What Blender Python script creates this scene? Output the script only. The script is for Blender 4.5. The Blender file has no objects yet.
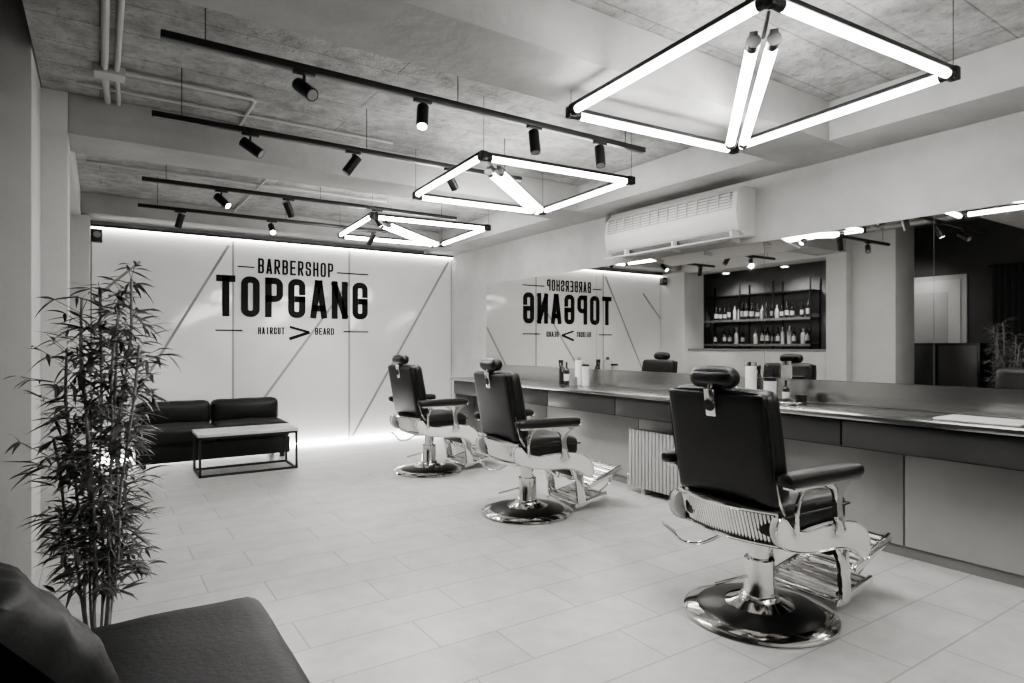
import bpy, bmesh, math, random
from mathutils import Vector, Matrix
random.seed(7)
R=math.radians
# ------------------------------------------------------------------ materials
def G(g,w=.8): return (g*(1+.012*w),g,g*(1-.03*w),1)
def mat(name,g,rough=.5,metal=0,noise=0,nscale=4,bump=0,bscale=25,coat=0,emit=None,sheen=0,spec=None,stretch=None):
    m=bpy.data.materials.new(name); m.use_nodes=True
    nt=m.node_tree; b=nt.nodes['Principled BSDF']
    b.inputs['Base Color'].default_value=G(g); b.inputs['Roughness'].default_value=rough
    b.inputs['Metallic'].default_value=metal
    if coat: b.inputs['Coat Weight'].default_value=coat; b.inputs['Coat Roughness'].default_value=.12
    if sheen: b.inputs['Sheen Weight'].default_value=sheen; b.inputs['Sheen Roughness'].default_value=.4
    if spec is not None: b.inputs['Specular IOR Level'].default_value=spec
    if emit: b.inputs['Emission Color'].default_value=(1,.99,.975,1); b.inputs['Emission Strength'].default_value=emit
    tc=nt.nodes.new('ShaderNodeTexCoord'); mp=nt.nodes.new('ShaderNodeMapping')
    nt.links.new(tc.outputs['Object'],mp.inputs[0])
    if stretch: mp.inputs['Scale'].default_value=stretch
    if noise:
        n=nt.nodes.new('ShaderNodeTexNoise'); n.inputs['Scale'].default_value=nscale; n.inputs['Detail'].default_value=8; n.inputs['Roughness'].default_value=.62
        nt.links.new(mp.outputs[0],n.inputs['Vector'])
        r=nt.nodes.new('ShaderNodeValToRGB'); r.color_ramp.elements[0].position=.3; r.color_ramp.elements[1].position=.7
        r.color_ramp.elements[0].color=G(g*(1-noise)); r.color_ramp.elements[1].color=G(min(.95,g*(1+noise)))
        nt.links.new(n.outputs['Fac'],r.inputs[0]); nt.links.new(r.outputs[0],b.inputs['Base Color'])
    if bump:
        n2=nt.nodes.new('ShaderNodeTexNoise'); n2.inputs['Scale'].default_value=bscale; n2.inputs['Detail'].default_value=6
        nt.links.new(mp.outputs[0],n2.inputs['Vector'])
        bp=nt.nodes.new('ShaderNodeBump'); bp.inputs['Strength'].default_value=bump; bp.inputs['Distance'].default_value=.02
        nt.links.new(n2.outputs['Fac'],bp.inputs['Height']); nt.links.new(bp.outputs[0],b.inputs['Normal'])
    return m
def brick_mat(name,g,g2,gm,w,h,mortar,rough,nz=.12,bump=.25,rot=0,nscale=3,bdist=.01,pits=0,blot=0):
    m=bpy.data.materials.new(name); m.use_nodes=True
    nt=m.node_tree; b=nt.nodes['Principled BSDF']; b.inputs['Roughness'].default_value=rough
    tc=nt.nodes.new('ShaderNodeTexCoord'); mp=nt.nodes.new('ShaderNodeMapping'); mp.inputs['Rotation'].default_value=(0,0,rot)
    nt.links.new(tc.outputs['Object'],mp.inputs[0])
    br=nt.nodes.new('ShaderNodeTexBrick'); br.inputs['Scale'].default_value=1
    br.inputs['Color1'].default_value=G(g); br.inputs['Color2'].default_value=G(g2); br.inputs['Mortar'].default_value=G(gm)
    br.inputs['Mortar Size'].default_value=mortar; br.inputs['Mortar Smooth'].default_value=.3
    br.inputs['Brick Width'].default_value=w; br.inputs['Row Height'].default_value=h; br.offset=.37
    nt.links.new(mp.outputs[0],br.inputs['Vector'])
    out=br.outputs['Color']
    def mul(out,scale,detail,p0,p1,dark,rg=.6):
        n=nt.nodes.new('ShaderNodeTexNoise'); n.inputs['Scale'].default_value=scale; n.inputs['Detail'].default_value=detail; n.inputs['Roughness'].default_value=rg
        nt.links.new(tc.outputs['Object'],n.inputs['Vector'])
        r=nt.nodes.new('ShaderNodeValToRGB'); r.color_ramp.elements[0].position=p0; r.color_ramp.elements[1].position=p1
        r.color_ramp.elements[0].color=(1-dark,)*3+(1,); r.color_ramp.elements[1].color=(1,1,1,1)
        nt.links.new(n.outputs['Fac'],r.inputs[0])
        mx=nt.nodes.new('ShaderNodeMixRGB'); mx.blend_type='MULTIPLY'; mx.inputs[0].default_value=1
        nt.links.new(out,mx.inputs[1]); nt.links.new(r.outputs[0],mx.inputs[2]); return mx.outputs[0]
    out=mul(out,nscale,12,.32,.62,nz*2,.72)
    if pits: out=mul(out,26,5,.34,.42,pits)
    if blot: out=mul(out,1.7,6,.38,.56,blot)
    nt.links.new(out,b.inputs['Base Color'])
    bp=nt.nodes.new('ShaderNodeBump'); bp.inputs['Strength'].default_value=bump; bp.inputs['Distance'].default_value=bdist
    nt.links.new(out,bp.inputs['Height']); nt.links.new(bp.outputs[0],b.inputs['Normal'])
    return m
m_floor=brick_mat('floor_tile',.60,.555,.36,.75,.3,.0045,.30,nz=.10,bump=.12,nscale=5)
m_ceil=brick_mat('board_marked_concrete',.50,.45,.30,2.3,.31,.005,.9,nz=.22,bump=.9,nscale=9,bdist=.03,pits=.25,blot=.28)
m_beam=mat('smooth_concrete',.44,.8,noise=.13,nscale=2.6,bump=.25,bscale=14)
m_wall=mat('wall_concrete',.46,.75,noise=.14,nscale=2,bump=.2,bscale=9)
m_col=mat('painted_plaster',.56,.7,noise=.05,nscale=3,bump=.1)
m_dark=mat('dark_wall_paint',.06,.7,noise=.1,bump=.1)
m_dark2=mat('charcoal_plaster',.09,.7,noise=.15,bump=.1)
m_barw=mat('bar_wall_paint',.16,.7,noise=.12,bump=.1)
m_mirror=mat('mirror_glass',.74,.015,1)
m_black=mat('black_metal',.010,.35,0,noise=.1)
m_blackm=mat('satin_black_paint',.015,.28,.3)
m_chrome=mat('chrome',.82,.09,1,noise=.03)
m_steel=mat('brushed_steel',.52,.22,1,noise=.06,nscale=6,stretch=(1,.05,8))
m_ctop=mat('counter_top_metal',.29,.2,.85,noise=.08,nscale=3)
m_drawer=mat('drawer_graphite',.055,.35,.2,noise=.08,nscale=3)
m_front=mat('counter_front_metal',.40,.35,.4,noise=.08,nscale=2.5)
m_leather=mat('black_leather',.008,.30,noise=.15,nscale=14,bump=.15,bscale=120,spec=.45)
m_white=mat('white_lacquer',.80,.18,noise=.02,coat=.5)
m_plast=mat('white_plastic',.62,.4,noise=.02)
m_velvet=mat('dark_velvet',.008,.5,noise=.35,nscale=5,bump=.08,bscale=60,sheen=.05,spec=.3)
m_panel=mat('backlit_acrylic',.58,.12,noise=.03,nscale=1.5,emit=.08,coat=.3)
m_seam=mat('panel_seam',.27,.5)
m_led=mat('led_strip',.9,.5,emit=16)
m_led2=mat('led_strip_low',.9,.5,emit=40)
m_tube=mat('tube_light',.9,.5,emit=36)
m_lamp=mat('spot_lens',.9,.5,emit=20)
m_letter=mat('sign_black',.008,.7,noise=.05,spec=.2)
m_table=mat('white_stone_top',.6,.35,noise=.12,nscale=6)
m_leaf=mat('bamboo_leaf',.12,.45,noise=.6,nscale=9)
m_stem=mat('bamboo_cane',.26,.5,noise=.3,nscale=20)
m_pot=mat('pot_dark',.04,.5,noise=.2); m_soil=mat('soil',.03,.9,noise=.4,nscale=30,bump=.6)
m_glassd=mat('bottle_dark_glass',.02,.08,noise=.1,coat=.5); m_label=mat('bottle_label',.6,.6,noise=.1)
m_grey=mat('mid_grey',.22,.5,noise=.05); m_pipe=mat('conduit_plastic',.46,.5,noise=.05); m_door=mat('door_paint',.5,.5,noise=.04)
m_rad=mat('radiator_paint',.42,.4,noise=.04)
m_fabric=mat('curtain_fabric',.05,.9,noise=.2,nscale=10)
m_base=mat('skirting',.2,.5,noise=.05)
# ------------------------------------------------------------------ builder
class B:
    def __init__(s): s.bm=bmesh.new(); s.mats=[]
    def add(s,t,m,M=None):
        if M is not None: t.transform(M)
        if m not in s.mats: s.mats.append(m)
        i=s.mats.index(m)
        bmesh.ops.recalc_face_normals(t,faces=t.faces[:])
        for f in t.faces: f.material_index=i
        me=bpy.data.meshes.new('t'); t.to_mesh(me); t.free(); s.bm.from_mesh(me); bpy.data.meshes.remove(me)
    def box(s,x0,x1,y0,y1,z0,z1,m,bev=0,seg=2,M=None):
        t=bmesh.new(); bmesh.ops.create_cube(t,size=1)
        t.transform(Matrix.Translation(((x0+x1)/2,(y0+y1)/2,(z0+z1)/2))@Matrix.Diagonal((x1-x0,y1-y0,z1-z0,1)))
        if bev: bmesh.ops.bevel(t,geom=t.edges[:],offset=bev,segments=seg,profile=.5,affect='EDGES')
        s.add(t,m,M)
    def cyl(s,p,q,r,m,r2=None,n=20,M=None):
        p=Vector(p);q=Vector(q);d=q-p; t=bmesh.new()
        bmesh.ops.create_cone(t,cap_ends=True,segments=n,radius1=r,radius2=r if r2 is None else r2,depth=d.length)
        X=Matrix.Translation((p+q)/2)@d.to_track_quat('Z','Y').to_matrix().to_4x4()
        t.transform(X); s.add(t,m,M)
    def lathe(s,prof,m,c=(0,0,0),n=48,M=None):
        t=bmesh.new(); rings=[]
        for r,z in prof:
            if r<1e-5: rings.append([t.verts.new((c[0],c[1],c[2]+z))])
            else: rings.append([t.verts.new((c[0]+r*math.cos(2*math.pi*i/n),c[1]+r*math.sin(2*math.pi*i/n),c[2]+z)) for i in range(n)])
        for a,b in zip(rings,rings[1:]):
            for i in range(n):
                j=(i+1)%n
                if len(a)==1 and len(b)==1: continue
                if len(a)==1: t.faces.new((a[0],b[i],b[j]))
                elif len(b)==1: t.faces.new((a[i],a[j],b[0]))
                else: t.faces.new((a[i],a[j],b[j],b[i]))
        s.add(t,m,M)
    def tube(s,pts,r,m,n=10,smooth=True,M=None,closed=False):
        P=[Vector(p) for p in pts]
        if smooth: P=cr3(P,closed)
        t=bmesh.new(); rings=[]; up=Vector((0.13,.21,.97)).normalized(); N=len(P)
        for i,p in enumerate(P):
            if closed: d=P[(i+1)%N]-P[(i-1)%N]
            else: d=P[min(i+1,N-1)]-P[max(i-1,0)]
            d.normalize(); a=d.cross(up)
            if a.length<.05: a=d.cross(Vector((1,0,0)))
            a.normalize(); b=a.cross(d)
            rings.append([t.verts.new(p+r*(math.cos(2*math.pi*k/n)*a+math.sin(2*math.pi*k/n)*b)) for k in range(n)])
        L=list(zip(rings,rings[1:]))
        if closed: L.append((rings[-1],rings[0]))
        for a,b in L:
            for k in range(n): t.faces.new((a[k],a[(k+1)%n],b[(k+1)%n],b[k]))
        if not closed: t.faces.new(rings[0]); t.faces.new(rings[-1])
        s.add(t,m,M)
    def prism(s,out,y0,y1,m,bev=0,axis='y',M=None):
        t=bmesh.new(); vs=[t.verts.new((x,y0,z)) for x,z in out]; f=t.faces.new(vs)
        e=bmesh.ops.extrude_face_region(t,geom=[f]); 
        for v in [g for g in e['geom'] if isinstance(g,bmesh.types.BMVert)]: v.co.y=y1
        if bev:
            ed=[e for e in t.edges if abs(e.verts[0].co.y-e.verts[1].co.y)<1e-6]
            bmesh.ops.bevel(t,geom=ed,offset=bev,segments=2,profile=.5,affect='EDGES')
        s.add(t,m,M)
    def cushion(s,c,h,r,m,bulge=(0,0,0),M=None,cuts=14,jit=0):
        t=bmesh.new(); bmesh.ops.create_cube(t,size=2); bmesh.ops.subdivide_edges(t,edges=t.edges[:],cuts=cuts,use_grid_fill=True)
        for v in t.verts:
            u=[math.sin(max(-1,min(1,x))*math.pi/2) for x in v.co]
            p=Vector([u[i]*h[i] for i in range(3)]); q=Vector([max(-(h[i]-r),min(h[i]-r,p[i])) for i in range(3)]); d=p-q
            if d.length>1e-7: p=q+d.normalized()*r
            for i in range(3):
                j,k=(i+1)%3,(i+2)%3
                p[i]+=bulge[i]*(u[i])*(1-u[j]**2)*(1-u[k]**2)
            if jit:
                p.z+=jit*math.sin(p.x*17+p.y*9)*math.sin(p.y*13-p.x*5)
            v.co=p+Vector(c)
        s.add(t,m,M)
    def pillow(s,w,h,th,m,M):
        t=bmesh.new(); N=20; top={};bot={}
        for i in range(N+1):
            for j in range(N+1):
                x=i/N*2-1;y=j/N*2-1
                e=max(0,(1-x**4)*(1-y**4))**.55
                wr=.010*math.sin(9*x+4*y)*math.sin(7*y-3*x)
                X=x*w/2*(1-.07*(1-y**2)*x*x); Y=y*h/2*(1-.07*(1-x**2)*y*y)
                top[i,j]=t.verts.new((X,Y,e*th/2+wr*e))
                bot[i,j]=top[i,j] if (i in(0,N) or j in(0,N)) else t.verts.new((X,Y,-e*th/2+wr*e))
        for i in range(N):
            for j in range(N):
                t.faces.new((top[i,j],top[i+1,j],top[i+1,j+1],top[i,j+1]))
                q=(bot[i,j],bot[i,j+1],bot[i+1,j+1],bot[i+1,j])
                try: t.faces.new(q)
                except: pass
        s.add(t,m,M)
    def done(s,name,loc=(0,0,0),rz=0,ang=35):
        me=bpy.data.meshes.new(name); s.bm.to_mesh(me); s.bm.free()
        for m in s.mats: me.materials.append(m)
        me.polygons.foreach_set('use_smooth',[True]*len(me.polygons)); me.set_sharp_from_angle(angle=R(ang))
        o=bpy.data.objects.new(name,me); bpy.context.collection.objects.link(o); o.location=loc; o.rotation_euler=(0,0,rz); return o
def cr3(P,closed=False,k=6):
    out=[];N=len(P)
    rng=range(N) if closed else range(N-1)
    for i in rng:
        if closed: a,b,c,d=P[(i-1)%N],P[i],P[(i+1)%N],P[(i+2)%N]
        else: a,b,c,d=P[max(i-1,0)],P[i],P[i+1],P[min(i+2,N-1)]
        for j in range(k):
            t=j/k
            out.append(.5*((2*b)+(c-a)*t+(2*a-5*b+4*c-d)*t*t+(3*b-a-3*c+d)*t**3))
    if not closed: out.append(P[-1])
    return out
def cr2(pts,k=5): return [(v.x,v.z) for v in cr3([Vector((x,0,z)) for x,z in pts],True,k)]
def room(name,x0,x1,y0,y1,z0,z1,m,bev=0):
    b=B(); b.box(x0,x1,y0,y1,z0,z1,m,bev); return b.done(name)
def dup(o,loc,rz=0):
    n=o.copy(); bpy.context.collection.objects.link(n); n.location=loc; n.rotation_euler=(0,0,rz); return n
XW=4.39; YB=8.32; XL=-2.6; YF=-1.6; ZC=2.89; ZB=2.63; ZL=3.25
# ------------------------------------------------------------------ shell
room('floor',XL,XW+.2,YF,YB+.2,-.1,0,m_floor)
room('ceiling',-.3,XW+.2,YF,YB+.2,ZC,ZC+.12,m_ceil)
room('ceiling_lounge',XL-.15,-.3,YF-.15,YB+.2,ZL,ZL+.1,m_dark2)
room('trim_ceiling_edge',-.305,-.2,YF-.15,YB+.2,ZC+.121,ZL+.05,m_beam)
room('wall_right',XW,XW+.15,YF,YB+.2,0,ZC,m_wall)
room('wall_back',XL,XW,YB,YB+.15,0,ZL,m_dark2)
room('wall_left',XL-.15,XL,YF,5.6,0,ZL,m_dark)
room('wall_front',XL,XW,YF-.15,YF,0,ZL,m_wall)
room('wall_bar',-1.75,-1.6,5.5,YB,0,ZL,m_barw)
room('wall_partition',XL,-1.6,5.5,5.6,0,ZL,m_dark2)
room('trim_beam_1',-.3,XW,2.24,2.72,ZB,ZC,m_beam,.008)
room('trim_beam_2',-.17,XW,4.8,5.24,ZB,ZC,m_beam,.008)
room('trim_beam_3',-.17,XW,7.85,YB,ZB+.05,ZC,m_beam,.008)
room('trim_beam_right',3.96,XW,YF,YB,ZB+.002,ZC,m_beam,.008)
room('trim_beam_left',-.62,-.171,4.8,YB,ZB-.02,ZC,m_col,.005)
room('trim_beam_left_upper',-.62,-.306,4.8,YB,ZC,ZL,m_dark2)
room('wall_column_1',-.85,-.306,4.2,4.8,0,ZL,m_col,.006)
room('wall_column_2',-.62,-.17,4.8,5.1,0,ZB,m_col,.006)
room('wall_column_3',-.62,-.09,7.7,YB,0,ZB,m_col,.006)
room('baseboard_back',-.09,XW,YB-.012,YB,0,.012,m_seam)
# ------------------------------------------------------------------ backlit wall
b=B()
xs=[-.085,1.36,2.82,4.385]
for a,c in zip(xs,xs[1:]): b.box(a+.006,c-.006,YB-.05,YB-.012,.03,2.58,m_panel,.003)
b.box(-.085,4.385,YB-.03,YB-.002,.0,2.62,m_seam)
def pz(u,v):
    a=(u-512)/622; d=.834-.552*a; z=YB/d; return (z*(.552+.834*a),1.3+(345-v)*z/622)
for (p,q) in [((228,246),(104,445)),((347,284),(238,432)),((447,262),(351,436)),((92,300),(140,262)) ]:
    (x1,z1),(x2,z2)=pz(*p),pz(*q)
    d=Vector((x2-x1,0,z2-z1)); M=Matrix.Translation(((x1+x2)/2,YB-.051,(z1+z2)/2))@Matrix.Rotation(-math.atan2(d.z,d.x),4,'Y')
    b.box(-d.length/2,d.length/2,-.002,.002,-.015,.015,m_seam,M=M)
for x in xs[1:3]: b.box(x-.011,x+.011,YB-.053,YB-.049,.03,2.58,m_seam)
b.done('illuminated_wall_panel')
b=B(); b.box(-.085,4.385,YB-.085,YB-.06,2.585,2.60,m_led); b.box(-.085,4.385,YB-.10,YB-.055,2.602,2.625,m_black); b.done('led_strip_light')
b=B(); b.box(-.085,4.385,YB-.09,YB-.06,.004,.03,m_led2); b.done('led_strip_light')
# ------------------------------------------------------------------ sign lettering
def arc(cx,cy,r,a0,a1,n=6): return [(cx+r*math.cos(R(a0+(a1-a0)*i/n)),cy+r*math.sin(R(a0+(a1-a0)*i/n))) for i in range(n+1)]
def glyph(ch,W,H,r):
    m=.46*H; e=r
    if ch=='O': return [(arc(W-r,H-r,r,0,90)+arc(r,H-r,r,90,180)+arc(r,r,r,180,270)+arc(W-r,r,r,270,360),1)]
    if ch=='C': return [([(W,H*.66)]+arc(W-r,H-r,r,0,90)+arc(r,H-r,r,90,180)+arc(r,r,r,180,270)+arc(W-r,r,r,270,360)+[(W,H*.34)],0)]
    if ch=='G': return [([(W,H*.70)]+arc(W-r,H-r,r,0,90)+arc(r,H-r,r,90,180)+arc(r,r,r,180,270)+arc(W-r,r,r,270,360)+[(W,H*.48)],0),([(W*.6,H*.48),(W,H*.48)],0)]
    if ch=='P': return [([(0,0),(0,H)],0),([(0,H)]+arc(W-r,H-r,r,90,0)+arc(W-r,m+r,r,0,-90)+[(0,m)],0)]
    if ch=='R': return [([(0,0),(0,H)],0),([(0,H)]+arc(W-r,H-r,r,90,0)+arc(W-r,m+r,r,0,-90)+[(0,m)],0),([(W*.5,m),(W,0)],0)]
    if ch=='B': return [([(0,0),(0,H)],0),([(0,H)]+arc(W-r,H-r,r,90,0)+arc(W-r,H*.52+r,r,0,-90)+[(0,H*.52)],0),([(0,H*.52)]+arc(W-r,H*.52-r,r,90,0)+arc(W-r,r,r,0,-90)+[(0,0)],0)]
    if ch=='S': return [([(W,H*.72)]+arc(W-r,H-r,r,0,90)+arc(r,H-r,r,90,180)+arc(r,H*.5+r,r,180,270)+arc(W-r,H*.5-r,r,90,0)+arc(W-r,r,r,0,-90)+arc(r,r,r,270,180)+[(0,H*.28)],0)]
    if ch=='U': return [([(0,H)]+arc(r,r,r,180,270)+arc(W-r,r,r,270,360)+[(W,H)],0)]
    if ch=='D': return [([(0,0),(0,H)],0),([(0,H)]+arc(W-r,H-r,r,90,0)+arc(W-r,r,r,0,-90)+[(0,0)],0)]
    if ch=='T': return [([(0,H),(W,H)],0),([(W/2,0),(W/2,H)],0)]
    if ch=='H': return [([(0,0),(0,H)],0),([(W,0),(W,H)],0),([(0,H/2),(W,H/2)],0)]
    if ch=='E': return [([(0,0),(0,H)],0),([(0,H),(W,H)],0),([(0,H/2),(W*.85,H/2)],0),([(0,0),(W,0)],0)]
    if ch=='I': return [([(W/2,0),(W/2,H)],0)]
    if ch=='N': return [([(0,0),(0,H)],0),([(W,0),(W,H)],0),([(0,H*.97),(W,H*.03)],0)]
    if ch=='A': return [([(0,0),(W*.42,H)],0),([(W,0),(W*.58,H)],0),([(W*.42,H),(W*.58,H)],0),([(W*.18,H*.22),(W*.82,H*.22)],0)]
    return []
def stroke(t,pts,w,closed,ox,oz,y,th):
    P=[Vector(p) for p in pts]
    Q=[P[0]]
    for p in P[1:]:
        if (p-Q[-1]).length>1e-5: Q.append(p)
    P=Q;N=len(P)
    if closed and (P[0]-P[-1]).length<1e-5: P.pop();N-=1
    if not closed:
        P[0]=P[0]-(P[1]-P[0]).normalized()*w/2*.98; P[-1]=P[-1]+(P[-1]-P[-2]).normalized()*w/2*.98
    L=[];Rr=[]
    for i in range(N):
        if closed: d1=(P[i]-P[i-1]).normalized(); d2=(P[(i+1)%N]-P[i]).normalized()
        else:
            d1=(P[i]-P[i-1]).normalized() if i else (P[1]-P[0]).normalized()
            d2=(P[i+1]-P[i]).normalized() if i<N-1 else d1
        n=Vector((-(d1+d2).y,(d1+d2).x)).normalized(); c=max(.5,n.dot(Vector((-d1.y,d1.x))))
        L.append(P[i]+n*w/2/c); Rr.append(P[i]-n*w/2/c)
    def V(p,yy): return t.verts.new((ox+p.x,yy,oz+p.y))
    lf=[V(p,y) for p in L]; rf=[V(p,y) for p in Rr]; lb=[V(p,y+th) for p in L]; rb=[V(p,y+th) for p in Rr]
    for i in range(N if closed else N-1):
        j=(i+1)%N
        for q in ((lf[i],lf[j],rf[j],rf[i]),(lb[i],rb[i],rb[j],lb[j]),(lf[i],lb[i],lb[j],lf[j]),(rf[i],rf[j],rb[j],rb[i])): t.faces.new(q)
    if not closed:
        t.faces.new((lf[0],rf[0],rb[0],lb[0])); t.faces.new((lf[-1],lb[-1],rb[-1],rf[-1]))
def text(t,s,x0,x1,z0,h,w,gap,y):
    n=len(s); cw=((x1-x0)-gap*(n-1))/n
    for i,ch in enumerate(s):
        W=cw-w;H=h-w
        for pts,cl in glyph(ch,W,H,min(W*.42,H*.2)): stroke(t,pts,w,cl,x0+i*(cw+gap)+w/2,z0+w/2,y,.006)
t=bmesh.new(); ys=YB-.060
text(t,'TOPGANG',1.17,3.08,1.65,.505,.080,.064,ys)
text(t,'BARBERSHOP',1.65,2.60,2.20,.19,.025,.026,ys)
text(t,'HAIRCUT',1.65,1.97,1.435,.09,.013,.013,ys)
text(t,'BEARD',2.36,2.61,1.435,.09,.013,.013,ys)
for x0,x1,z in ((1.17,1.46,1.48),(2.75,3.08,1.48),(1.42,1.60,2.27),(2.66,3.08,2.27)):
    stroke(t,[(x0,z),(x1,z)],.016,0,0,0,ys,.006)
stroke(t,[(2.05,1.53),(2.27,1.47)],.03,0,0,0,ys,.006); stroke(t,[(2.05,1.385),(2.27,1.46)],.04,0,0,0,ys,.006)
b=B(); b.add(t,m_letter); b.done('wall_sign_lettering',ang=80)
# ------------------------------------------------------------------ mirror, counter
b=B()
for y0,y1 in ((.2,1.8),(1.803,3.0),(3.003,5.0),(5.003,7.25)):
    b.box(XW-.008,XW-.0015,y0,y1,1.045,2.12,m_mirror)
b.done('wall_mirror')
b=B()
b.box(3.785,XW-.002,.0,7.15,.855,.878,m_ctop,.003)
b.box(3.775,3.786,.0,7.15,.848,.879,m_steel,.002)
b.box(XW-.02,XW-.002,.0,7.15,.88,1.043,m_steel)
b.box(3.82,4.36,.02,7.13,.83,.855,m_black)
yy=[.02,1.05,2.08,3.1,4.1,5.1,6.1,7.13]
for a,c in zip(yy,yy[1:]): b.box(3.81,4.2,a+.006,c-.006,.68,.835,m_drawer,.003)
b.box(3.84,4.3,.03,7.12,.67,.84,m_black)
yy=[.05,.95,1.85,2.75,4.1,5.5,7.1]
for a,c in zip(yy,yy[1:]): b.box(4.10,4.14,a+.004,c-.004,.07,.68,m_front,.003)
b.box(4.13,XW-.01,.05,7.1,0,.7,m_black)
b.box(3.82,4.36,7.10,7.14,0,.84,m_front,.002)
b.done('styling_counter')
room('baseboard_right',4.115,4.13,.05,7.09,0,.07,m_base)
# radiator
b=B()
for i in range(27):
    y=2.95+i*.040; b.box(3.90,3.99,y,y+.031,.06,.56,m_rad,.008)
b.box(3.92,3.97,2.95,4.02,.08,.11,m_rad); b.box(3.92,3.97,2.95,4.02,.50,.53,m_rad)
b.box(3.93,4.09,3.05,3.09,0,.12,m_rad); b.box(3.93,4.09,3.86,3.9,0,.12,m_rad)
b.cyl((3.95,4.0,.14),(3.95,4.08,.14),.012,m_chrome); b.cyl((3.95,4.07,.14),(3.95,4.07,0),.012,m_chrome)
b.done('radiator')
# ------------------------------------------------------------------ air conditioner
b=B()
prof=[(XW-.004,2.17),(XW-.004,2.55),(4.30,2.56),(4.20,2.55),(4.15,2.50),(4.135,2.36),(4.15,2.25),(4.20,2.19),(4.27,2.165)]
b.prism(prof,3.08,4.60,m_plast,.006)
for k in range(6): b.box(4.134,4.16,3.12,4.56,2.38+k*.024,2.384+k*.024,m_grey)
for k in range(14): b.box(4.132,4.16,3.14+k*.108,3.145+k*.108,2.375,2.51,m_plast)
b.box(4.139,4.2,3.1,4.58,2.335,2.341,m_grey)
b.box(4.17,4.26,3.12,4.54,2.165,2.20,m_black)
Mx=Matrix.Translation((4.07,3.72,2.13))@Matrix.Rotation(R(-10),4,'Y')
b.box(-.15,.15,-.74,.66,-.006,.006,m_plast,.004,M=Mx)
for y in (3.12,3.72,4.30): b.box(4.12,4.22,y-.008,y+.008,2.11,2.2,m_plast)
for y in (3.08,4.585): b.box(4.16,4.30,y-.003,y+.018,2.2,2.5,m_plast,.004)
b.tube([(4.33,4.59,2.45),(4.33,4.70,2.46),(4.33,4.76,2.50),(4.33,4.76,ZB)],.026,m_grey)
b.done('air_conditioner')
# ------------------------------------------------------------------ hanging light frames
def tube_light(b,p,q,rt=.0185):
    p=Vector(p);q=Vector(q);d=(q-p).normalized()
    M=Matrix.Translation((p+q)/2)@d.to_track_quat('X','Z').to_matrix().to_4x4(); L=(q-p).length/2
    b.cyl((-L+.05,0,0),(L-.05,0,0),rt,m_tube,M=M,n=14)
    b.box(-L,L,-.016,.016,.016,.038,m_black,.003,M=M)
    b.cyl((-L,0,0),(-L+.055,0,0),rt+.0035,m_black,M=M,n=14); b.cyl((L-.055,0,0),(L,0,0),rt+.0035,m_black,M=M,n=14)
b=B(); s=.61
C=[(-s,s),(-s,-s),(s,-s),(s,s)]
for i in range(4):
    p=C[i];q=C[(i+1)%4]; z=0 if i%2 else .012
    tube_light(b,(p[0],p[1],z),(q[0],q[1],z))
o_=.037/math.sqrt(2)
for k in (-1,1): tube_light(b,(-.46+o_*k,-.46-o_*k,-.03),(.46+o_*k,.46-o_*k,-.03),.024)
b.cyl((-s,-s,.01),(-.44,-.44,-.01),.008,m_black,n=8); b.cyl((s,s,.01),(.44,.44,-.01),.008,m_black,n=8)
for x,y in C:
    b.cyl((x,y,.03),(x,y,ZC-2.5),.0018,m_black,n=6); b.box(x-.022,x+.022,y-.022,y+.022,-.018,.04,m_black,.004)
lf=b.done('pendant_light_frame',(2.61,1.88,2.5),R(-4))
dup(lf,(2.70,3.99,2.5),R(-4)); dup(lf,(2.78,6.15,2.5),R(-4)); dup(lf,(2.40,-.55,2.5),R(-4))  # last frame is an added unseen lamp behind the camera, lighting the near side
# ------------------------------------------------------------------ track lights
def track(x0,x1,y,spots):
    e=bpy.data.objects.new('track_light',None); bpy.context.collection.objects.link(e); e.location=(x0,y,2.6)
    b=B(); b.box(0,x1-x0,-.018,.018,-.016,.016,m_black,.002)
    for f in (.06,.5,.94): b.cyl(((x1-x0)*f,0,.01),((x1-x0)*f,0,ZC-2.6),.0025,m_black,n=6)
    o=b.done('rail'); o.parent=e
    for x,az,tilt,on in spots:
        b=B(); b.box(-.05,.05,-.014,.014,-.03,-.014,m_black,.003); b.cyl((0,0,-.02),(0,0,-.075),.007,m_black,n=8)
        M=Matrix.Translation((0,0,-.095))@Matrix.Rotation(R(az),4,'Z')@Matrix.Rotation(R(tilt),4,'Y')
        b.cyl((0,0,.055),(0,0,-.075),.032,m_blackm,M=M,n=24); b.lathe([(.032,-.075),(.029,-.080),(.026,-.0765),(0,-.0762)],m_black,M=M,n=24)
        b.cyl((0,0,-.0765),(0,0,-.079),.025,m_lamp if on else m_grey,M=M,n=20)
        o=b.done('spot_head'); o.parent=e; o.location=(x-x0,0,0)
        if on:
            l=bpy.data.lights.new('spot_lamp','SPOT'); l.energy=60; l.spot_size=R(75); l.spot_blend=.7; l.shadow_soft_size=.03; l.color=(1,.985,.97)
            lo=bpy.data.objects.new('spot_lamp',l); bpy.context.collection.objects.link(lo); lo.parent=e
            M2=Matrix.Translation((x-x0,0,0))@M@Matrix.Translation((0,0,-.09)); lo.matrix_local=M2
track(.21,3.03,2.98,[(.80,110,55,0),(1.41,60,25,1),(2.13,80,12,0),(2.64,60,18,0)])
track(.24,2.75,4.03,[(.76,150,55,0),(1.40,-20,35,0),(2.13,200,40,1)])
track(.27,3.05,5.65,[(.84,140,50,1),(1.38,-150,30,0),(2.2,170,30,1)])
track(.29,2.95,6.74,[(.64,-60,25,1),(1.48,90,50,1),(2.56,-60,40,1)])
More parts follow.
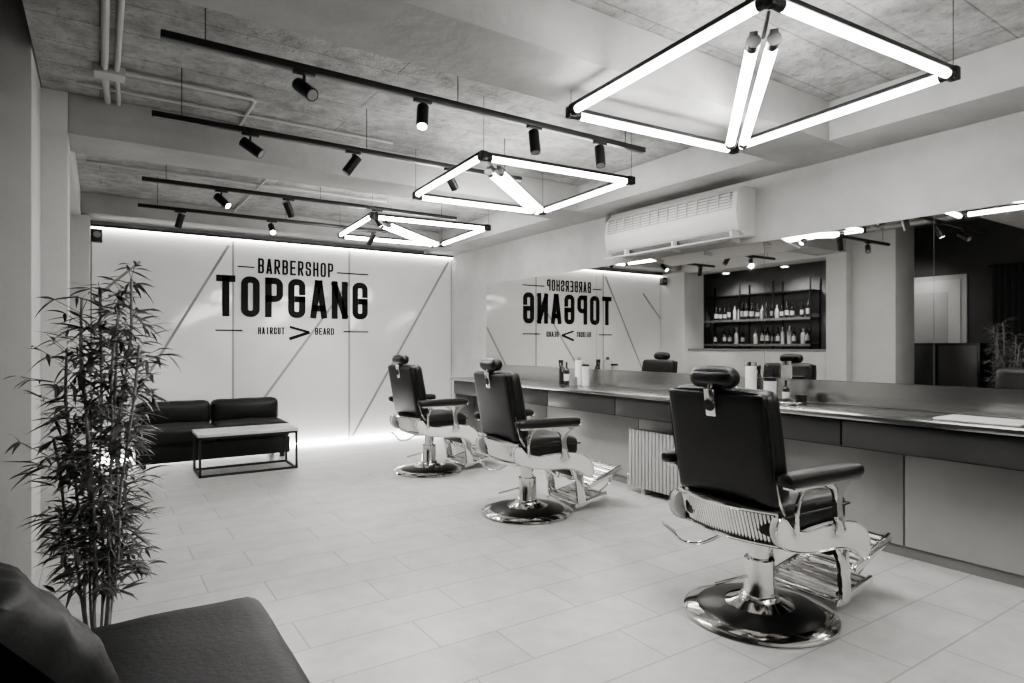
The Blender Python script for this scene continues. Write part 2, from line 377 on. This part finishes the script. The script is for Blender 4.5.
# ceiling conduits
b=B()
for i,(x,r) in enumerate(((.02,.018),(.08,.014))):
    b.tube([(x,2.72,ZC-.02),(x,3.6,ZC-.02),(x,4.3,ZC-.02),(x+.02,4.79,ZC-.02)],r,m_pipe,smooth=False)
b.tube([(.08,4.22,ZC-.02),(.8,4.22,ZC-.02),(.83,4.25,ZC-.02),(.83,4.79,ZC-.02)],.012,m_pipe,smooth=False)
b.tube([(-.12,4.55,ZC-.02),(.02,4.55,ZC-.02),(1.9,4.55,ZC-.02)],.010,m_pipe,smooth=False)
b.tube([(.05,5.24,ZC-.03),(.05,5.9,ZC-.03),(.08,5.93,ZC-.03),(1.3,5.93,ZC-.03),(1.3,7.84,ZC-.03)],.014,m_pipe,smooth=False)
b.tube([(-.1,6.4,ZC-.03),(1.0,6.4,ZC-.03),(2.6,6.4,ZC-.03)],.014,m_pipe,smooth=False)
b.box(-.03,.12,4.2,4.32,ZC-.05,ZC,m_pipe,.004)
b.done('ceiling_conduit')
b=B(); b.box(-.085,.02,8.1,8.2,2.42,2.56,m_black,.01); b.cyl((-.03,8.1,2.5),(-.03,8.095,2.5),.035,m_grey); b.done('wall_speaker')
# ------------------------------------------------------------------ barber chair
b=B()
b.lathe([(0,0),(.345,0),(.355,.008),(.352,.02),(.335,.028),(.28,.036),(.20,.048),(.13,.064),(.095,.082),(.085,.10),(.078,.105),(.072,.12),(.07,.27),(.066,.275),(0,.276)],m_chrome,n=64)
b.cyl((0,0,.27),(0,0,.40),.05,m_chrome,n=32)
b.lathe([(.290,.0345),(.28,.041),(.20,.053),(.16,.061),(.155,.055)],m_blackm,n=64)
b.box(-.20,.20,-.13,.13,.385,.425,m_chrome,.012)
b.box(-.22,.28,-.27,.27,.42,.47,m_black,.01)
b.tube([(-.03,.04,.375),(-.08,.14,.36),(-.13,.24,.30),(-.17,.33,.29),(-.20,.38,.34)],.0085,m_chrome); b.cyl((-.19,.365,.325),(-.225,.42,.37),.012,m_chrome,r2=.009)
b.tube([(-.05,-.0,.2),(-.13,.06,.17),(-.2,.1,.15)],.007,m_chrome)
side=cr2([(-.275,.565),(-.295,.51),(-.255,.445),(-.14,.405),(.0,.385),(.16,.375),(.28,.34),(.35,.295),(.395,.285),(.412,.33),(.39,.405),(.32,.46),(.20,.49),(.05,.49),(-.08,.485),(-.18,.51),(-.23,.555)])
for sgn in (-1,1):
    y0,y1=(.268,.305) if sgn>0 else (-.305,-.268)
    b.prism(side,y0,y1,m_white,.006)
    b.tube([(x,sgn*.305,z) for x,z in side],.005,m_chrome,smooth=False,closed=True,n=6)
    post=cr2([(.02,.70),(.22,.70),(.215,.675),(.165,.64),(.145,.58),(.165,.49),(.175,.45),(.095,.45),(.105,.50),(.10,.58),(.085,.645),(.03,.675)])
    ya,yb=(.305,.329) if sgn>0 else (-.329,-.305)
    b.prism(post,ya,yb,m_chrome,.005)
    b.tube([(-.17,sgn*.315,.49),(-.18,sgn*.32,.58),(-.16,sgn*.325,.66),(-.12,sgn*.33,.70)],.011,m_chrome)
    b.box(-.25,.24,sgn*.33-.03,sgn*.33+.03,.69,.708,m_chrome,.004)
    b.cushion((-.02,sgn*.335,.733),(.27,.042,.029),.024,m_leather,bulge=(0,0,.005),cuts=10)
    b.cyl((.225,sgn*.335,.722),(.265,sgn*.335,.717),.022,m_chrome,r2=.018)
    b.tube([(-.22,sgn*.29,.73),(-.18,sgn*.325,.70),(-.12,sgn*.33,.70)],.012,m_chrome)
N=34
for i in range(N):
    y=-.265+.53*i/(N-1); x=-.235-.065*(1-(y/.28)**2)
    b.cyl((x+.045,y,.43),(x,y,.575),.0066,m_chrome,n=8)
pts=[(-.245-.065*(1-(y/.28)**2),y) for y in [-.28+.56*i/12 for i in range(13)]]
b.tube([(x,y,.58) for x,y in pts],.011,m_chrome); b.tube([(x+.045,y,.43) for x,y in pts],.010,m_chrome)
t=bmesh.new(); v1=[t.verts.new((x+.012,y,.585)) for x,y in pts]; v2=[t.verts.new((x+.055,y,.43)) for x,y in pts]
for i in range(12): t.faces.new((v1[i],v1[i+1],v2[i+1],v2[i]))
b.add(t,m_black)
b.cushion((.03,0,.53),(.28,.262,.073),.045,m_leather,bulge=(.01,0,.025))
b.tube([(-.20,-.262,.55),(.27,-.262,.55),(.31,-.2,.55),(.31,.2,.55),(.27,.262,.55),(-.20,.262,.55)],.006,m_leather)
Mb=Matrix.Translation((-.245,0,.85))@Matrix.Rotation(R(-10),4,'Y')
b.cushion((0.02,0,0),(.055,.278,.255),.05,m_leather,bulge=(.025,.0,0),M=Mb)
b.cushion((-.035,0,0),(.022,.272,.25),.02,m_leather,bulge=(.006,0,0),M=Mb)
rr=cr3([Vector(p) for p in [(-.04,-.266,-.2),(-.04,-.277,0),(-.04,-.268,.21),(-.04,-.215,.25),(-.04,0,.253),(-.04,.215,.25),(-.04,.268,.21),(-.04,.277,0),(-.04,.266,-.2),(-.04,.21,-.25),(-.04,0,-.252),(-.04,-.21,-.25)]],True,4)
b.tube(rr,.006,m_leather,smooth=False,closed=True,M=Mb,n=6)
b.box(-.075,-.055,-.028,.028,.14,.27,m_chrome,.006,M=Mb); b.lathe([(0,.012),(.026,.008),(.03,0)],m_black,M=Mb@Matrix.Translation((-.075,0,.195))@Matrix.Rotation(R(-90),4,'Y'),n=24)
b.cyl((-.065,0,.25),(-.03,0,.335),.012,m_chrome,M=Mb); b.cyl((-.02,-.06,.262),(-.02,.06,.262),.012,m_chrome,M=Mb)
b.tube([(-.03,-.09,.27),(-.045,-.1,.30),(-.03,-.08,.34)],.007,m_chrome,M=Mb); b.tube([(-.03,.09,.27),(-.045,.1,.30),(-.03,.08,.34)],.007,m_chrome,M=Mb)
b.cushion((-.02,0,.312),(.045,.125,.042),.037,m_leather,bulge=(.01,0,.010),M=Mb)
for sgn in (-1,1): b.tube([(-.17,sgn*.25,.55),(-.235,sgn*.26,.66),(-.26,sgn*.26,.78)],.012,m_chrome)
# footrest
for sgn in (-1,1):
    leg=cr2([(.27,.44),(.255,.36),(.30,.25),(.32,.14),(.33,.065),(.375,.045),(.40,.08),(.385,.18),(.375,.28),(.365,.38),(.33,.44)])
    ya,yb=(.200,.225) if sgn>0 else (-.225,-.200)
    b.prism(leg,ya,yb,m_chrome,.005)
def plate(c,half,w,tilt,n):
    M=Matrix.Translation(c)@Matrix.Rotation(R(-tilt),4,'Y')
    b.box(-half,half,-w,w,-.012,0,m_chrome,.005,M=M)
    for i in range(n):
        x=-half+.02+(2*half-.04)*i/(n-1); b.cyl((x,-w+.02,.005),(x,w-.02,.005),.009,m_white if i%2 else m_chrome,M=M,n=10)
    for sg in (-1,1): b.box(-half-.005,half+.01,sg*w-.010,sg*w+.010,-.025,.016,m_chrome,.006,M=M)
plate((.58,0,.26),.165,.225,20,13)
plate((.46,0,.085),.15,.20,12,11)
for sg in (-1,1):
    b.tube([(.36,sg*.19,.30),(.40,sg*.19,.22),(.46,sg*.19,.21)],.012,m_chrome); b.tube([(.72,sg*.14,.30),(.70,sg*.14,.19),(.58,sg*.14,.11)],.010,m_chrome)
    b.tube([(.34,sg*.19,.09),(.40,sg*.19,.07),(.48,sg*.19,.085)],.012,m_chrome)
b.cushion((.325,0,.36),(.03,.18,.09),.025,m_leather,bulge=(.01,0,0),cuts=10,M=None)
ch=b.done('barber_chair',(2.66,1.85,0),R(-2),30)
dup(ch,(2.77,3.97,0),R(-4)); dup(ch,(2.83,5.83,0),R(2))
# ------------------------------------------------------------------ lounge sofa at back wall
b=B()
b.box(0,1.55,-.62,.04,.05,.24,m_velvet,.02)
for x in (.05,1.45):
    for y in (-.56,-.02): b.box(x,x+.05,y,y+.05,0,.06,m_black)
for i in range(2): b.cushion((.39+.775*i,-.30,.32),(.383,.34,.09),.05,m_velvet,bulge=(0,0,.02),jit=.003)
for i in range(2): b.cushion((.40+.76*i,-.03,.51),(.375,.10,.14),.06,m_velvet,bulge=(0,.03,.01),M=None,jit=.005)
b.done('sofa',(.30,8.10,0))
# near sofa
b=B()
b.box(-1.0,.41,.75,2.25,.05,.25,m_velvet,.03)
b.cushion((-.27,1.5,.315),(.74,.81,.135),.07,m_velvet,bulge=(0,0,.02),jit=.003,cuts=24)
for x in (-.95,.3):
    for y in (.8,2.12): b.box(x,x+.06,y,y+.06,0,.07,m_black)
b.cushion((-.86,1.5,.52),(.15,.78,.22),.09,m_velvet,bulge=(.03,0,.01),jit=.006)
b.pillow(.44,.56,.20,m_velvet,Matrix.Translation((-.17,1.93,.585))@Matrix.Rotation(R(16),4,'Z')@Matrix.Rotation(R(52),4,'Y'))
b.pillow(.56,.56,.22,m_velvet,Matrix.Translation((-.42,1.78,.66))@Matrix.Rotation(R(-5),4,'Z')@Matrix.Rotation(R(66),4,'Y'))
b.pillow(.56,.56,.22,m_velvet,Matrix.Translation((-.50,1.18,.60))@Matrix.Rotation(R(-8),4,'Z')@Matrix.Rotation(R(60),4,'Y'))
b.done('sofa')
# coffee table
b=B(); W=.94;D=.46
b.box(-.01,W+.01,-.01,D+.01,.395,.425,m_table,.003)
r=.011
for x in (r,W-r):
    for y in (r,D-r): b.box(x-r,x+r,y-r,y+r,0,.395,m_black)
for z in (.011,.384):
    for y in (r,D-r): b.box(0,W,y-r,y+r,z-r,z+r,m_black)
    for x in (r,W-r): b.box(x-r,x+r,0,D,z-r,z+r,m_black)
b.done('coffee_table',(.80,6.73,0))
# ------------------------------------------------------------------ bamboo
b=B()
b.lathe([(0,0),(.075,0),(.085,.02),(.10,.12),(.105,.13),(.095,.135),(.09,.11),(0,.11)],m_pot,n=32)
b.lathe([(0,.12),(.09,.112)],m_soil,n=24)
lt=bmesh.new()
def leaf(p,d,L,w,droop):
    d=d.normalized(); sd=d.cross(Vector((0,0,1))); 
    if sd.length<.1: sd=Vector((1,0,0))
    sd.normalize(); sd=(sd+Vector((0,0,random.uniform(-.8,.8)))).normalized(); pr=None; q=p.copy(); dd=d.copy()
    prof=[.15,.8,1,.75,.4,.02]
    for i,k in enumerate(prof):
        a=lt.verts.new(q+sd*w*k/2); c=lt.verts.new(q-sd*w*k/2)
        if pr: lt.faces.new((pr[0],pr[1],c,a))
        pr=(a,c); dd=(dd+Vector((0,0,-droop*.2))).normalized(); q=q+dd*L/5
hs=[1.56,1.48,1.40,1.52,1.28,1.18,1.35,1.05,1.44,.95,1.3,1.5]
for sidx,h in enumerate(hs):
    a=sidx*2.4+random.uniform(-.3,.3); r0=random.uniform(.01,.05)
    sp=random.uniform(.02,.13)*(1.0 if h>1.3 else 1.3); base=Vector((r0*math.cos(a),r0*math.sin(a),.11)); top=Vector(((r0+sp)*math.cos(a),(r0+sp)*math.sin(a),h))
    P=[base.lerp(top,i/6)+Vector((random.uniform(-.01,.01),random.uniform(-.01,.01),0))*(i>0) for i in range(7)]
    b.tube(P,.0052,m_stem,n=7)
    PP=cr3(P)
    for k,pp in enumerate(PP):
        if pp.z<.36 or random.random()<.1: continue
        for _ in range(2):
            az=random.uniform(0,2*math.pi); el=random.uniform(.0,1.0); L=random.uniform(.04,.15)*(1 if pp.z<1.3 else .7)
            d=Vector((math.cos(az),math.sin(az),el)).normalized(); e=pp+d*L
            b.cyl(pp,e,.0015,m_stem,n=4)
            for q in range(random.randint(3,5)):
                az2=az+random.uniform(-1.3,1.3); leaf(pp.lerp(e,random.uniform(.5,1)),Vector((math.cos(az2),math.sin(az2),random.uniform(-.5,.7))),random.uniform(.055,.115),random.uniform(.010,.015),random.uniform(.2,1.1))
b.add(lt,m_leaf)
b.done('potted_bamboo',(.0,2.86,0))
# ------------------------------------------------------------------ counter items
def bottle(b,x,y,z,h,r,m,lab=True):
    b.lathe([(0,0),(r,0),(r,h*.6),(r*.85,h*.68),(r*.35,h*.76),(r*.33,h*.97),(r*.4,h*.97),(r*.4,h),(0,h)],m,c=(x,y,z),n=16)
    if lab: b.lathe([(r*1.02,h*.18),(r*1.02,h*.48)],m_label,c=(x,y,z),n=16)
def spray(b,x,y,z,h,r,m):
    b.lathe([(0,0),(r,0),(r,h*.62),(r*.5,h*.75),(r*.4,h*.86),(0,h*.86)],m,c=(x,y,z),n=20)
    b.box(x-.04,x+.015,y-.009,y+.009,z+h*.86,z+h,m_black,.004); b.box(x-.035,x-.028,y-.006,y+.006,z+h*.7,z+h*.88,m_black)
b=B()
b.cyl((0,0,0),(0,0,.26),.040,m_white); b.cyl((0,0,.26),(0,0,.29),.02,m_chrome); b.cyl((.0,-.11,0),(0,-.11,.20),.038,m_label); b.cyl((0,-.11,.20),(0,-.11,.22),.039,m_black)
bottle(b,-.08,.10,0,.24,.03,m_glassd); spray(b,-.05,.22,0,.26,.032,m_glassd); b.cyl((-.1,-.03,0),(-.1,-.03,.09),.04,m_grey); bottle(b,.05,.32,0,.2,.028,m_label,False); b.done('barber_product_set',(4.18,5.05,.88))
b=B()
b.cyl((0,0,0),(0,0,.26),.042,m_white,n=28); b.cyl((0,0,.26),(0,0,.29),.043,m_chrome,n=28); b.cyl((.05,-.13,0),(.05,-.13,.15),.045,m_label); b.cyl((.05,-.13,.15),(.05,-.13,.175),.046,m_black)
b.cyl((-.05,.12,0),(-.05,.12,.15),.035,m_chrome); spray(b,.04,.24,0,.25,.035,m_glassd); bottle(b,.05,-.26,0,.16,.025,m_glassd)
for i in range(4): b.cyl((-.05+.01*i,.12,.05),(-.06+.018*i,.11+.012*i,.24),.004,m_black,n=8)
b.cyl((-.1,-.2,0),(-.1,-.2,.05),.035,m_plast); b.box(-.14,.0,-.46,-.30,0,.018,m_chrome,.004); b.tube([(-.1,-.44,.025),(-.08,-.38,.04),(-.06,-.32,.025)],.012,m_black)
b.cyl((.08,-.36,0),(.08,-.36,.06),.04,m_black)
b.done('barber_product_set',(4.15,2.96,.88))
b=B(); b.box(-.13,.13,-.2,.2,0,.012,m_plast,.004); b.box(-.12,.12,-.19,.19,.012,.014,m_label); b.done('tool_tray',(4.05,1.42,.88))
# ------------------------------------------------------------------ bar (seen in mirror)
b=B(); b.box(-.36,-.20,5.1,7.7,0,1.20,m_col,.004); b.box(-.50,-.18,5.1,7.7,1.20,1.235,m_grey,.004); b.done('bar_counter')
b=B()
for y in (6.0,6.7,7.4,8.2): 
    for x in (-1.59,-1.30): b.box(x,x+.02,y,y+.02,0,2.45,m_black)
for z in (.9,1.32,1.78,2.25): b.box(-1.59,-1.28,6.0,8.22,z-.02,z,m_black if z>1 else m_grey)
b.box(-1.28,-1.27,6.0,8.22,1.74,1.782,m_grey); b.box(-1.28,-1.27,6.0,8.22,1.28,1.322,m_grey)
b.box(-1.6,-1.15,5.7,8.22,.0,.88,m_grey,.005)
b.done('bar_shelf')
b=B()
for z in (1.32,1.78):
    y=6.1
    while y<8.1:
        if random.random()<.92: bottle(b,-1.38+random.uniform(-.05,.03),y,z,random.uniform(.24,.33),random.uniform(.03,.042),m_glassd if random.random()<.75 else m_label,random.random()<.8)
        y+=random.uniform(.08,.115)
b.done('liquor_bottles')
def fill_downlight(x,y,h,e,ry):
    b=B(); b.cyl((0,0,-.02),(0,0,0),.07,m_black,n=24); b.cyl((0,0,-.024),(0,0,-.02),.055,m_lamp,n=24); b.cyl((0,0,0),(0,0,ZL-h),.006,m_black,n=8); o=b.done('added_fill_downlight',(x,y,h))
    l=bpy.data.lights.new('fill_lamp','SPOT'); l.energy=e; l.spot_size=R(120); l.spot_blend=.8; l.shadow_soft_size=.05
    lo=bpy.data.objects.new('fill_lamp',l); bpy.context.collection.objects.link(lo); lo.parent=o; lo.location=(0,0,-.04); lo.rotation_euler=(0,R(ry),0)
fill_downlight(-1.0,6.3,2.66,80,25); fill_downlight(-1.0,7.5,2.66,80,25); fill_downlight(-1.75,4.95,2.8,45,30)  # added lamps: first two brighten the bar shelf, third the lounge door
b=B()
b.box(XL+.002,XL+.03,4.2,5.36,0,2.42,m_door,.003); b.box(XL+.03,XL+.05,4.28,5.28,.01,2.34,m_plast,.004)
for z0,z1 in ((.25,1.0),(1.15,2.15)): b.box(XL+.05,XL+.058,4.45,5.11,z0,z1,m_door,.003)
b.cyl((XL+.06,4.38,1.05),(XL+.1,4.38,1.05),.01,m_chrome); b.cyl((XL+.1,4.38,1.05),(XL+.1,4.5,1.05),.009,m_chrome)
b.done('door_1')
b=B(); b.box(-2.25,-1.8,3.75,4.85,.06,1.33,m_blackm,.006); b.box(-2.22,-1.83,3.8,4.8,0,.06,m_black)
for y in (3.78,4.32): b.box(-1.8,-1.785,y,y+.5,.1,1.29,m_drawer,.003)
b.done('black_cabinet')
b=B(); t=bmesh.new(); pr=None
for i in range(81):
    y=2.9+.95*i/80; x=-2.52+.04*math.sin(i*.9)
    a=t.verts.new((x,y,.02)); c=t.verts.new((x,y,2.5))
    if pr: t.faces.new((pr[0],a,c,pr[1]))
    pr=(a,c)
b.add(t,m_fabric); b.cyl((-2.52,2.85,2.5),(-2.52,3.9,2.5),.015,m_black); b.box(-2.598,-2.5,2.86,2.88,2.48,2.52,m_black); b.box(-2.598,-2.5,3.87,3.89,2.48,2.52,m_black); b.done('curtain')
# ------------------------------------------------------------------ world, camera
w=bpy.data.worlds.new('World'); bpy.context.scene.world=w; w.use_nodes=True; w.node_tree.nodes['Background'].inputs[0].default_value=(.02,.02,.02,1)
cam=bpy.data.cameras.new('Camera'); co=bpy.data.objects.new('Camera',cam); bpy.context.collection.objects.link(co)
cam.lens=622/1024*36; cam.sensor_width=36; cam.shift_y=3.5/1024; cam.clip_start=.05
co.location=(0,0,1.3); co.rotation_euler=(R(90),0,R(-33.5)); bpy.context.scene.camera=co
sc=bpy.context.scene
try:
    sc.view_settings.view_transform='AgX'; sc.view_settings.look='AgX - Medium High Contrast'
except Exception as e: print(e)
